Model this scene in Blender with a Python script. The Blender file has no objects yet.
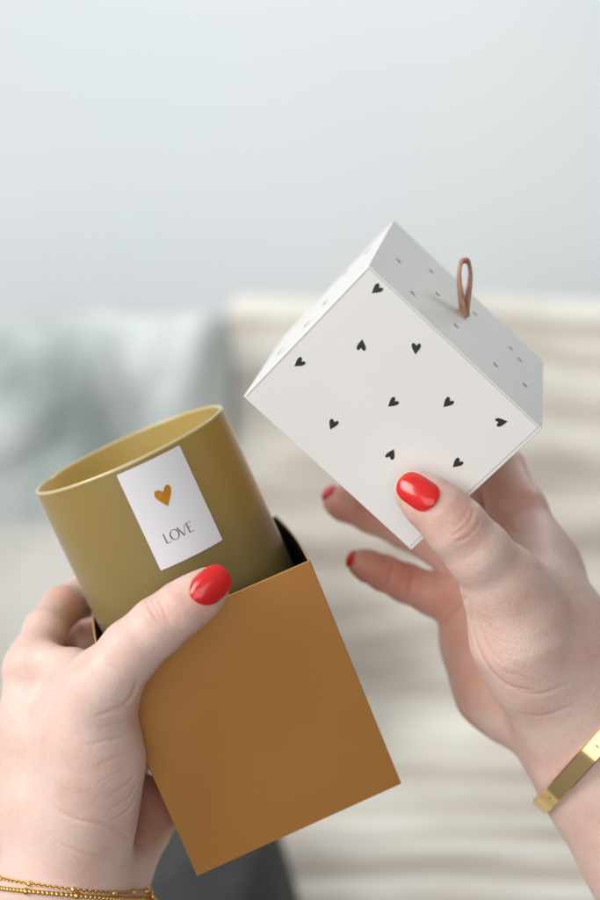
import bpy, bmesh, math, random
import numpy as np
from mathutils import Vector, noise
random.seed(4)
S = bpy.context.scene
COL = S.collection
F = 1410.0          # pixel focal length of the 600 x 900 photograph

def W(px, py, y):   # a point of the place from its direction and its distance
    return np.array([(px - 300) * y / F, y, (450 - py) * y / F])

# ------------------------------------------------------------------ materials
def mat(name, col, rough=.5, metal=0, **kw):
    m = bpy.data.materials.new(name); m.use_nodes = True
    b = m.node_tree.nodes['Principled BSDF']
    b.inputs['Base Color'].default_value = (*col, 1)
    b.inputs['Roughness'].default_value = rough
    b.inputs['Metallic'].default_value = metal
    for k, v in kw.items():
        b.inputs[k.replace('_', ' ')].default_value = v
    return m
def N(m, t, **kw):
    n = m.node_tree.nodes.new(t)
    for k, v in kw.items():
        if k in n.inputs.keys() if hasattr(n.inputs, 'keys') else False: n.inputs[k].default_value = v
        else: setattr(n, k, v)
    return n
def L(m, a, ai, b, bi): m.node_tree.links.new(a.outputs[ai], b.inputs[bi])
def noise_colour(m, c1, c2, scale, detail=4, lo=.3, hi=.7, coord='Object', stretch=(1, 1, 1)):
    b = m.node_tree.nodes['Principled BSDF']
    tc = N(m, 'ShaderNodeTexCoord'); mp = N(m, 'ShaderNodeMapping'); mp.inputs['Scale'].default_value = stretch
    n = N(m, 'ShaderNodeTexNoise'); n.inputs['Scale'].default_value = scale; n.inputs['Detail'].default_value = detail
    r = N(m, 'ShaderNodeValToRGB'); r.color_ramp.elements[0].position = lo; r.color_ramp.elements[1].position = hi
    r.color_ramp.elements[0].color = (*c1, 1); r.color_ramp.elements[1].color = (*c2, 1)
    L(m, tc, coord, mp, 0); L(m, mp, 0, n, 0); L(m, n, 0, r, 0); L(m, r, 0, b, 'Base Color')
    return tc, mp, r
def bump(m, scale, strength, dist=.001, detail=3, kind='noise', stretch=(1, 1, 1)):
    b = m.node_tree.nodes['Principled BSDF']
    tc = N(m, 'ShaderNodeTexCoord'); mp = N(m, 'ShaderNodeMapping'); mp.inputs['Scale'].default_value = stretch
    if kind == 'noise':
        n = N(m, 'ShaderNodeTexNoise'); n.inputs['Scale'].default_value = scale; n.inputs['Detail'].default_value = detail
    else:
        n = N(m, 'ShaderNodeTexVoronoi'); n.inputs['Scale'].default_value = scale
    bp = N(m, 'ShaderNodeBump'); bp.inputs['Strength'].default_value = strength; bp.inputs['Distance'].default_value = dist
    L(m, tc, 'Object', mp, 0); L(m, mp, 0, n, 0); L(m, n, 0, bp, 'Height')
    old = b.inputs['Normal'].links
    if old: m.node_tree.links.new(old[0].from_socket, bp.inputs['Normal'])
    L(m, bp, 0, b, 'Normal')
    return bp

M = {}
m = M['card_gold'] = mat('gold_card', (.33, .155, .045), .42, .35, Specular_IOR_Level=.5)
noise_colour(m, (.46, .205, .046), (.49, .22, .05), 14, 3)
bump(m, 1300, .10, .0003, 5); bump(m, 45, .12, .0008)
M['card_edge'] = mat('gold_card_edge', (.55, .33, .13), .45, .2)
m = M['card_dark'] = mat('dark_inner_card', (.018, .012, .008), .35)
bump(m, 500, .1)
m = M['paper'] = mat('white_coated_paper', (.80, .79, .775), .30, 0, Specular_IOR_Level=.45)
noise_colour(m, (.80, .79, .772), (.825, .815, .80), 25, 4)
bump(m, 1300, .16, .0003, 5); bump(m, 22, .16, .0014, 3, 'noise', (1, 1, .5))
M['paper_in'] = mat('white_inner_paper', (.62, .61, .59), .6)
M['board'] = mat('grey_board_edge', (.42, .41, .39), .8)
M['print'] = mat('black_print', (.022, .022, .022), .34, 0, Coat_Weight=.35, Coat_Roughness=.22)
m = M['leather'] = mat('brown_leather', (.36, .17, .095), .42)
noise_colour(m, (.36, .17, .10), (.54, .31, .20), 300, 4); bump(m, 900, .3, .0004)
m = M['label'] = mat('white_label', (.80, .80, .84), .5)
bump(m, 1800, .08, .0002)
M['ink'] = mat('grey_ink', (.06, .06, .075), .4)
M['foil'] = mat('copper_foil', (.62, .25, .012), .30, .35)
m = M['gold'] = mat('gold_metal', (.90, .63, .30), .10, 1)
bump(m, 300, .03, .0003)
m = M['gold_chain'] = mat('gold_chain_metal', (.78, .48, .15), .22, 1)
m = M['polish'] = mat('red_nail_polish', (.64, .012, .010), .22, 0, Specular_IOR_Level=.55)
m.node_tree.nodes['Principled BSDF'].inputs['Coat Weight'].default_value = .35
m.node_tree.nodes['Principled BSDF'].inputs['Coat Roughness'].default_value = .05
bump(m, 160, .12, .0004)
m = M['wax'] = mat('cream_wax', (.70, .60, .38), .5, 0, Subsurface_Weight=.3)

# frosted olive-gold glass: coat of tinted diffusion, lets light through
g = bpy.data.materials.new('frosted_amber_glass'); g.use_nodes = True; M['glass'] = g
nt = g.node_tree; nt.nodes.remove(nt.nodes['Principled BSDF']); out = nt.nodes['Material Output']
df = N(g, 'ShaderNodeBsdfDiffuse'); df.inputs[0].default_value = (.40, .36, .16, 1)
tl = N(g, 'ShaderNodeBsdfTranslucent'); tl.inputs[0].default_value = (.82, .60, .16, 1)
gl = N(g, 'ShaderNodeBsdfGlossy'); gl.inputs[0].default_value = (1, 1, 1, 1); gl.inputs['Roughness'].default_value = .38
m1 = N(g, 'ShaderNodeMixShader'); m1.inputs[0].default_value = .62
m2 = N(g, 'ShaderNodeMixShader'); fr = N(g, 'ShaderNodeFresnel'); fr.inputs[0].default_value = 1.45
L(g, df, 0, m1, 1); L(g, tl, 0, m1, 2); L(g, m1, 0, m2, 1); L(g, gl, 0, m2, 2); L(g, fr, 0, m2, 0); L(g, m2, 0, out, 0)
g2 = g.copy(); g2.name = 'frosted_amber_glass_inside_lit'; M['glass_in_lit'] = g2
for n_ in g2.node_tree.nodes:
    if n_.bl_idname == 'ShaderNodeBsdfDiffuse': n_.inputs[0].default_value = (.76, .64, .27, 1)  # inner wall coloured lighter to stand in for light glowing through
m = M['glass_rim'] = mat('polished_glass_rim', (.66, .55, .29), .12, 0, Specular_IOR_Level=.8, Transmission_Weight=.25)

# skin
def skin_material():
    m = mat('skin', (.7, .5, .42), .46, 0, Specular_IOR_Level=.42)
    b = m.node_tree.nodes['Principled BSDF']
    b.inputs['Subsurface Weight'].default_value = .25
    b.inputs['Subsurface Radius'].default_value = (1.0, .38, .2)
    b.inputs['Subsurface Scale'].default_value = .0045
    at = N(m, 'ShaderNodeAttribute'); at.attribute_name = 'flush'
    tc = N(m, 'ShaderNodeTexCoord')
    n1 = N(m, 'ShaderNodeTexNoise'); n1.inputs['Scale'].default_value = 55; n1.inputs['Detail'].default_value = 5
    n2 = N(m, 'ShaderNodeTexNoise'); n2.inputs['Scale'].default_value = 420; n2.inputs['Detail'].default_value = 3
    L(m, tc, 'Object', n1, 0); L(m, tc, 'Object', n2, 0)
    a = N(m, 'ShaderNodeMath', operation='MULTIPLY_ADD'); a.inputs[1].default_value = .9; a.inputs[2].default_value = -.46
    L(m, n1, 0, a, 0)
    c = N(m, 'ShaderNodeMath', operation='ADD', use_clamp=True); L(m, a, 0, c, 0); L(m, at, 'Fac', c, 1)
    d = N(m, 'ShaderNodeMath', operation='MULTIPLY_ADD', use_clamp=True); d.inputs[1].default_value = .3; L(m, n2, 0, d, 0)
    e = N(m, 'ShaderNodeMath', operation='SUBTRACT'); e.inputs[1].default_value = .15; L(m, c, 0, e, 0); L(m, e, 0, d, 2)
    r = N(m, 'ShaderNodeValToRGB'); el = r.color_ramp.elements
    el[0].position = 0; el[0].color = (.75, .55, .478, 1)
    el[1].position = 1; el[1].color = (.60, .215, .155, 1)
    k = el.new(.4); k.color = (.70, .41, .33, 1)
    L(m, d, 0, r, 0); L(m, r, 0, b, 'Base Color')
    v = N(m, 'ShaderNodeTexVoronoi'); v.inputs['Scale'].default_value = 950
    v2 = N(m, 'ShaderNodeTexNoise'); v2.inputs['Scale'].default_value = 260; v2.inputs['Detail'].default_value = 4
    L(m, tc, 'Object', v, 0); L(m, tc, 'Object', v2, 0)
    b1 = N(m, 'ShaderNodeBump'); b1.inputs['Strength'].default_value = .2; b1.inputs['Distance'].default_value = .0004
    b2 = N(m, 'ShaderNodeBump'); b2.inputs['Strength'].default_value = .16; b2.inputs['Distance'].default_value = .0007
    L(m, v, 0, b1, 'Height'); L(m, v2, 0, b2, 'Height'); L(m, b1, 0, b2, 'Normal'); L(m, b2, 0, b, 'Normal')
    return m
M['skin'] = skin_material()

# ------------------------------------------------------------------ object helpers
def link(name, me, parent=None, smooth=False, loc=None):
    o = bpy.data.objects.new(name, me); COL.objects.link(o)
    if parent is not None:
        o.parent = parent
        bpy.context.view_layer.update()
        o.matrix_parent_inverse = parent.matrix_world.inverted()
    if smooth and me is not None:
        me.polygons.foreach_set('use_smooth', [True] * len(me.polygons))
    return o
def mesh(name, V, Fc, mats, parent=None, smooth=False, mi=None):
    me = bpy.data.meshes.new(name)
    me.from_pydata([tuple(map(float, v)) for v in V], [], [tuple(map(int, f)) for f in Fc])
    for k in (mats if isinstance(mats, (list, tuple)) else [mats]): me.materials.append(k)
    if mi is not None: me.polygons.foreach_set('material_index', mi)
    me.update()
    return link(name, me, parent, smooth)
def empty(name, loc, label, cat, group=None):
    o = bpy.data.objects.new(name, None); COL.objects.link(o); o.location = tuple(map(float, loc))
    o.empty_display_size = .01
    tag(o, label, cat, group); bpy.context.view_layer.update()
    return o
def tag(o, label=None, cat=None, group=None, kind=None):
    if label: o['label'] = label
    if cat: o['category'] = cat
    if group: o['group'] = group
    if kind: o['kind'] = kind
    return o
class MB:
    def __init__(s): s.V = []; s.F = []; s.I = []
    def add(s, V, Fc, mi=0):
        k = len(s.V); s.V += [np.array(v, float) for v in V]; s.F += [tuple(i + k for i in f) for f in Fc]; s.I += [mi] * len(Fc)
    def build(s, name, mats, parent=None, smooth=False): return mesh(name, s.V, s.F, mats, parent, smooth, s.I)
def bevel(o, w, seg=2):
    b = o.modifiers.new('bevel', 'BEVEL'); b.width = w; b.segments = seg; b.limit_method = 'ANGLE'; b.angle_limit = .6
    o.modifiers.new('wn', 'WEIGHTED_NORMAL')
    o.data.polygons.foreach_set('use_smooth', [True] * len(o.data.polygons))
def rotm(r):
    t = np.linalg.norm(r); k = np.array(r) / t
    K = np.array([[0, -k[2], k[1]], [k[2], 0, -k[0]], [-k[1], k[0], 0]])
    return np.eye(3) + math.sin(t) * K + (1 - math.cos(t)) * K @ K
def unit(v): v = np.asarray(v, float); return v / np.linalg.norm(v)

# ------------------------------------------------------------------ gold card box
BR = rotm([0.18258304, -0.39133739, 0.13126932]); BO = np.array([-0.04244617, 0.59731751, -0.18014443]); BW, BH, BX0 = .0952, .1077, -.0012
def bx(a, b, c): return BO + BR @ np.array([a + BX0, b, c])
def shell(fn, w, d, h, t, bulge=0, n=10):
    """open-topped card tray: outer walls, inner walls, rim and floor (closed mesh)"""
    V = []; Fc = []; MI = []
    # ring outline points: n per side, walls bow slightly outwards at the top
    def ring(inset, z):
        P = []
        cs = [(inset, inset), (w - inset, inset), (w - inset, d - inset), (inset, d - inset)]
        nr = [(0, -1), (1, 0), (0, 1), (-1, 0)]
        for k in range(4):
            a, b = np.array(cs[k]), np.array(cs[(k + 1) % 4])
            for i in range(n):
                s = i / n; q = a + (b - a) * s
                bw = bulge * math.sin(math.pi * s) * max(0, z / h) ** 2 * (1 if k in (1, 3) else 0)
                q = q + np.array(nr[k]) * bw
                P.append(fn(q[0], q[1], z))
        return P
    rings = [(0, 0, 0)]
    zs = np.linspace(0, h, 7)
    R = [ring(0, z) for z in zs] + [ring(t, z) for z in zs[::-1]]
    R[-1] = ring(t, t)
    m_ = 4 * n
    for r in R: V += r
    for j in range(len(R) - 1):
        for i in range(m_):
            a = j * m_ + i; b = j * m_ + (i + 1) % m_
            Fc.append((a, b, b + m_, a + m_)); MI.append(0 if j < 6 else (1 if j == 6 else 2))
    Fc.append(tuple(range(m_))[::-1]); MI.append(0)
    Fc.append(tuple(range((len(R) - 1) * m_, len(R) * m_))); MI.append(2)
    return V, Fc, MI
box_root = empty('gift_box', BO, 'open matt gold cardboard box held low in the left hand', 'box')
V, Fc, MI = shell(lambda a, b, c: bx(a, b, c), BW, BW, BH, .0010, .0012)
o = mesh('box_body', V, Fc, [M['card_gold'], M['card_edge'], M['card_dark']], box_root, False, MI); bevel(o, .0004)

# ------------------------------------------------------------------ candle glass
GA = unit([-0.3971374853516746, -0.1738963641525672, 0.9011336594884614]); GC = np.array([-0.07206448, 0.59188877, 0.00139098]) * 1.04; GR = .0447; GH = .112
# let the glass stand parallel to the box it slides into
GU = unit(np.cross(GA, [0, 1, 0])); GV = np.cross(GA, GU)       # GU right-ish, GV
def gp(r, th, h): return GC + GA * h + r * (math.cos(th) * GU + math.sin(th) * GV)
glass_root = empty('candle_glass', GC - GA * GH, 'frosted olive gold candle glass standing in the gold box', 'candle jar')
def lathe(prof, n=128, close=False):
    V = []; Fc = []
    for r, h in prof:
        for i in range(n): V.append(gp(r, 2 * math.pi * i / n, h))
    for j in range(len(prof) - 1):
        for i in range(n):
            a = j * n + i; b = j * n + (i + 1) % n
            Fc.append((a, b, b + n, a + n))
    return V, Fc
prof = [(0.0001, -GH), (GR - .006, -GH), (GR - .002, -GH + .0015), (GR, -GH + .006)] + [(GR, -h) for h in (.08, .06, .04, .02, .0016)]
V, Fc = lathe(prof); mesh('glass_wall', V, Fc, M['glass'], glass_root, True)
prof = [(GR - .0022, -.0012)] + [(GR - .0030, -h) for h in (.02, .04, .06, .08)] + [(GR - .006, -GH + .007), (.0001, -GH + .007)]
V, Fc = lathe(prof); mesh('glass_lining', V, Fc, M['glass_in_lit'], glass_root, True)
rc, rr = GR - .0010, .0010
prof = [(rc + rr * math.cos(a), -.0014 + rr * math.sin(a)) for a in np.linspace(-.15, math.pi + .15, 12)]
V, Fc = lathe(prof); mesh('rim', V, Fc, M['glass_rim'], glass_root, True)
prof = [(0.0001, -.031), (.004, -.031), (GR - .016, -.0325), (GR - .009, -.037), (GR - .0055, -.046), (GR - .0036, -.060), (GR - .0036, -GH + .0075)]
V, Fc = lathe(prof[::-1]); wx = mesh('wax', V, Fc, M['wax'], glass_root, True)
V, Fc = [], []
mbw = MB()
for k in range(9):
    for i in range(8): mbw.V.append(gp(.0007, 2 * math.pi * i / 8, -.031 + k * .0011) + GU * .0008 * math.sin(k * .4))
mbw.F = [(j * 8 + i, j * 8 + (i + 1) % 8, (j + 1) * 8 + (i + 1) % 8, (j + 1) * 8 + i) for j in range(8) for i in range(8)] + [tuple(range(64, 72))]
mbw.I = [0] * len(mbw.F); mbw.build('wick', M['label'], glass_root, True)

# label on the cylinder
def ray_cyl(px, py):
    d = unit(W(px, py, 1)); dp = d - GA * (d @ GA); oc = -GC; op = oc - GA * (oc @ GA)
    A = dp @ dp; B = 2 * dp @ op; C_ = op @ op - GR ** 2; t = (-B - math.sqrt(B * B - 4 * A * C_)) / 2 / A
    P = d * t - GC; h = P @ GA; q = P - GA * h
    return math.atan2(q @ GV, q @ GU), h
cor = [ray_cyl(*p) for p in [(114, 472), (179, 441.5), (221, 541), (161.5, 570)]]
LT0 = (cor[0][0] + cor[3][0]) / 2; LT1 = (cor[1][0] + cor[2][0]) / 2
LH0 = (cor[3][1] + cor[2][1]) / 2; LH1 = min((cor[0][1] + cor[1][1]) / 2, -.0032)
print('label', cor)
LWd = abs(LT1 - LT0) * GR; LHt = LH1 - LH0
def lab(x, z, off):       # x, z in metres from the label's lower left corner
    th = LT0 + (LT1 - LT0) * x / LWd
    return gp(GR + off, th, LH0 + z)
lab_root_me = MB()
nx, nz = 24, 30
def rc_x(z):  # tiny corner rounding
    c = .0005; e = min(z, LHt - z); return 0 if e > c else c - math.sqrt(max(0, c * c - (c - e) ** 2))
Vt = []; zs = [0, .0002, .0005, .0012] + list(np.linspace(.003, LHt - .003, nz)) + [LHt - .0012, LHt - .0005, LHt - .0002, LHt]
for off in (.0003, .00002):
    for z in zs:
        i0 = rc_x(z)
        for i in range(nx + 1): Vt.append(lab(i0 + (LWd - 2 * i0) * i / nx, z, off))
Fl = []; rr_ = len(zs); st = nx + 1; K = rr_ * st
for j in range(rr_ - 1):
    for i in range(nx):
        a = j * st + i; Fl.append((a, a + 1, a + st + 1, a + st)); Fl.append((a + K, a + st + K, a + st + 1 + K, a + 1 + K))
rim_ = [i for i in range(st)] + [j * st + nx for j in range(1, rr_)] + [(rr_ - 1) * st + i for i in range(nx - 1, -1, -1)] + [j * st for j in range(rr_ - 2, 0, -1)]
for a, b in zip(rim_, rim_[1:] + rim_[:1]): Fl.append((a, a + K, b + K, b))
mb = MB(); mb.add(Vt, Fl, 0)
def fill2d(poly):           # triangulate one closed 2D outline
    bm = bmesh.new(); vs = [bm.verts.new((p[0], p[1], 0)) for p in poly]; bm.faces.new(vs)
    bmesh.ops.triangulate(bm, faces=bm.faces[:]); bm.verts.index_update()
    r = ([(v.co.x, v.co.y) for v in bm.verts], [[v.index for v in f.verts] for f in bm.faces]); bm.free(); return r
def heart(n=14, lean=.0, seed=0):
    """hand drawn heart, tip at (0,-.55), lobes up, unit height about 1"""
    P = []
    def bez(a, b, c, d, k):
        return [tuple((1 - t) ** 3 * np.array(a) + 3 * (1 - t) ** 2 * t * np.array(b) + 3 * (1 - t) * t * t * np.array(c) + t ** 3 * np.array(d)) for t in np.linspace(0, 1, k, endpoint=False)]
    P += bez((.02, -.55), (.13, -.30), (.46, -.02), (.43, .27), n)
    P += bez((.43, .27), (.41, .50), (.14, .50), (.02, .16), n)
    P += bez((.02, .16), (-.10, .40), (-.40, .50), (-.44, .24), n)
    P += bez((-.44, .24), (-.47, .0), (-.16, -.30), (.02, -.55), n)
    return [(x + lean * y, y) for x, y in P]
def put(mb, poly, mi, fn):
    v, f = fill2d(poly); mb.add([fn(x, z) for x, z in v], f, mi)
hc = (LWd * .485, LHt * .64); hs = .0084
put(mb, [(hc[0] + x * hs, hc[1] + z * hs) for x, z in heart(lean=.10)], 2, lambda x, z: lab(x, z, .00042))
# LOVE, thin display capitals with thick and thin strokes
lh = .0043; lx0 = LWd * .235; lz = LHt * .215; tk, tn = .00042, .00020
def stroke(p, q, w0, w1=None):
    w1 = w0 if w1 is None else w1; p = np.array(p); q = np.array(q); d = unit(q - p); nrm = np.array([-d[1], d[0]])
    k = 5; A = [p + (q - p) * i / k + nrm * (w0 + (w1 - w0) * i / k) / 2 for i in range(k + 1)]
    B = [p + (q - p) * i / k - nrm * (w0 + (w1 - w0) * i / k) / 2 for i in range(k + 1)]
    Vv = A + B; Ff = [(i, i + 1, k + 2 + i, k + 1 + i) for i in range(k)]
    zoff = .00040 + stroke.n * .000004; stroke.n += 1
    mb.add([lab(lx0 + v[0], lz + v[1], zoff) for v in Vv], [f[::-1] for f in Ff], 1)
stroke.n = 0
h = lh
stroke((.0003, 0), (.0003, h), tk); stroke((.0003, .0001), (.0023, .0001), tn)
ocx, orx, ory = .0045, .0020, h / 2 + .0001
Vv = []; n_ = 40
for i in range(n_):
    a = 2 * math.pi * i / n_; w = tn + (tk * 1.15 - tn) * abs(math.cos(a)) ** 1.5
    c, s = math.cos(a), math.sin(a); Vv.append((ocx + orx * c, h / 2 + ory * s)); Vv.append((ocx + (orx - w) * c, h / 2 + (ory - w) * s))
mb.add([lab(lx0 + v[0], lz + v[1], .00044) for v in Vv], [(2 * i, (2 * i + 2) % (2 * n_), (2 * i + 3) % (2 * n_), 2 * i + 1) for i in range(n_)], 1)
stroke((.0064, h), (.0081, 0), tk); stroke((.0081, 0), (.0098, h), tn)
stroke((.0106, 0), (.0106, h), tk)
stroke((.0106, h - .0001), (.0126, h - .0001), tn); stroke((.0106, h * .52), (.0121, h * .52), tn); stroke((.0106, .0001), (.0127, .0001), tn)
lo = mb.build('label', [M['label'], M['ink'], M['foil']], glass_root)
lo['label'] = 'white paper label with a copper heart and the word LOVE'

# ------------------------------------------------------------------ patterned lid
LR = rotm([0.39258612, 0.75121858, -0.02973925]); LO = np.array([-0.02349279, 0.58361986, 0.0221097]); LW_, LHh = .096, .0768
def lx(a, b, c): return LO + LR @ np.array([a, b, c])
lid_root = empty('box_lid', lx(LW_ / 2, LW_ / 2, 0), 'white box lid with small black hearts and a leather loop, in the right hand', 'box lid')
# shell() opens at +z, the lid opens at local -z
V, Fc, MI = shell(lambda a, b, c: lx(a, b, LHh - c), LW_, LW_, LHh, .0017)
Fc = [f[::-1] for f in Fc]
mb = MB(); mb.add(V, Fc); mb.I = MI
lid_mb = mb
mb = MB()
def to_plane(px, py, p0, nrm):
    d = W(px, py, 1); return d * ((p0 @ nrm) / (d @ nrm))
def print_heart(px, py, tipdeg, p0, nrm, ux, uy, size, tip_local=None):
    P = to_plane(px, py, p0, nrm)
    q_ = LR.T @ (P - LO)
    if ((q_ < -.0001) | (q_ > np.array([LW_, LW_, LHh]) + .0001)).any() or sum((q_ < .0032) | (q_ > np.array([LW_, LW_, LHh]) - .0032)) > 1: return
    if tip_local is None:
        Q = to_plane(px + 6 * math.cos(math.radians(tipdeg)), py - 6 * math.sin(math.radians(tipdeg)), p0, nrm); d = unit(Q - P)
    else: d = unit(ux * math.cos(tip_local) + uy * math.sin(tip_local))
    s = np.cross(nrm, d)
    j = random.random() * .16 - .08
    put(mb, [(x, z) for x, z in heart(8, j)], 0, lambda x, z: P + nrm * .00012 + (-d * z + s * x * .86) * size)
nf = -LR[:, 1]; nt_ = LR[:, 2]; nl = -LR[:, 0]
for px, py, dg in [(377, 289, 215), (361.5, 345.5, 80), (416, 348, 262), (299.5, 362.5, 212), (393, 402.5, 215), (448, 402.5, 222), (333, 424, 245), (501, 422, 8), (391, 454.5, 62), (457.5, 463, 218)]:
    print_heart(px, py, dg, lx(0, 0, 0), nf, LR[:, 0], LR[:, 2], .0049)
for i, (px, py) in enumerate([(399, 261), (431, 271), (413, 293.5), (456, 325.5), (437.5, 294), (416, 242), (475, 314), (511, 348.5), (495.5, 364.5), (525, 385), (452, 268), (538, 402), (520, 360)]):
    print_heart(px, py, 0, lx(0, 0, LHh), nt_, LR[:, 0], LR[:, 1], .0036, .9 + (i * 2.4) % 6)
for i, (px, py) in enumerate([(307, 324), (325, 303), (280, 352), (345, 273), (367, 252), (270, 368)]):
    print_heart(px, py, 0, lx(0, 0, 0), nl, LR[:, 2], LR[:, 1], .0047, (i * 2.1) % 6)
for (u0, v0), (u1, v1) in (((LW_ - .0016, .001), (LW_ - .0016, LHh - .001)), ((.0009, .001), (.0009, LHh - .0008)), ((.001, LHh - .0008), (LW_ - .001, LHh - .0008))):
    d_ = unit([u1 - u0, v1 - v0]); n2 = np.array([-d_[1], d_[0]]) * .00011
    lid_mb.add([lx(u0 + n2[0], -.0001, v0 + n2[1]), lx(u1 + n2[0], -.0001, v1 + n2[1]), lx(u1 - n2[0], -.0001, v1 - n2[1]), lx(u0 - n2[0], -.0001, v0 - n2[1])], [(0, 1, 2, 3)], 1)
lid_mb.add(mb.V, mb.F, 3)
o = lid_mb.build('lid_body', [M['paper'], M['board'], M['paper_in'], M['print']], lid_root); bevel(o, .00035)
# flip to face outwards is irrelevant for a print 0.1 mm proud of the card
# leather loop
lb = to_plane(465.5, 317, lx(0, 0, LHh), nt_); up = unit([.03, -.12, 1]); sd = unit([.78, .85, 0]); sd = unit(sd - up * (sd @ up)); wd = np.cross(up, sd)
pts = []
for t in np.linspace(0, 1, 40):
    a = t * 2 * math.pi
    hgt = .0245 * (1 - math.cos(a)) / 2; wdt = .0038 * math.sin(a) * (1 + .9 * math.cos(a) * -1) * .85
    pts.append(lb - nt_ * .0004 + up * hgt + sd * wdt + wd * .0012 * math.sin(a * .5) * 1)
V = []; Fc = []; th_, wd_ = .00150, .0050
for i, p in enumerate(pts):
    tg = unit(pts[min(i + 1, 39)] - pts[max(i - 1, 0)]); tw = .95 * math.sin(i / 39 * 3.1)
    wv = unit(wd * math.cos(tw) + sd * math.sin(tw)); wv = unit(wv - tg * (wv @ tg)); nv = np.cross(tg, wv)
    for a, b in [(-1, -.7), (-.85, -1), (.85, -1), (1, -.7), (1, .7), (.85, 1), (-.85, 1), (-1, .7)]:
        V.append(p + wv * a * wd_ / 2 + nv * b * th_ / 2)
for i in range(39):
    for k in range(8): Fc.append((i * 8 + k, i * 8 + (k + 1) % 8, (i + 1) * 8 + (k + 1) % 8, (i + 1) * 8 + k))
mesh('leather_loop', V, Fc, M['leather'], lid_root, True)

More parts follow.
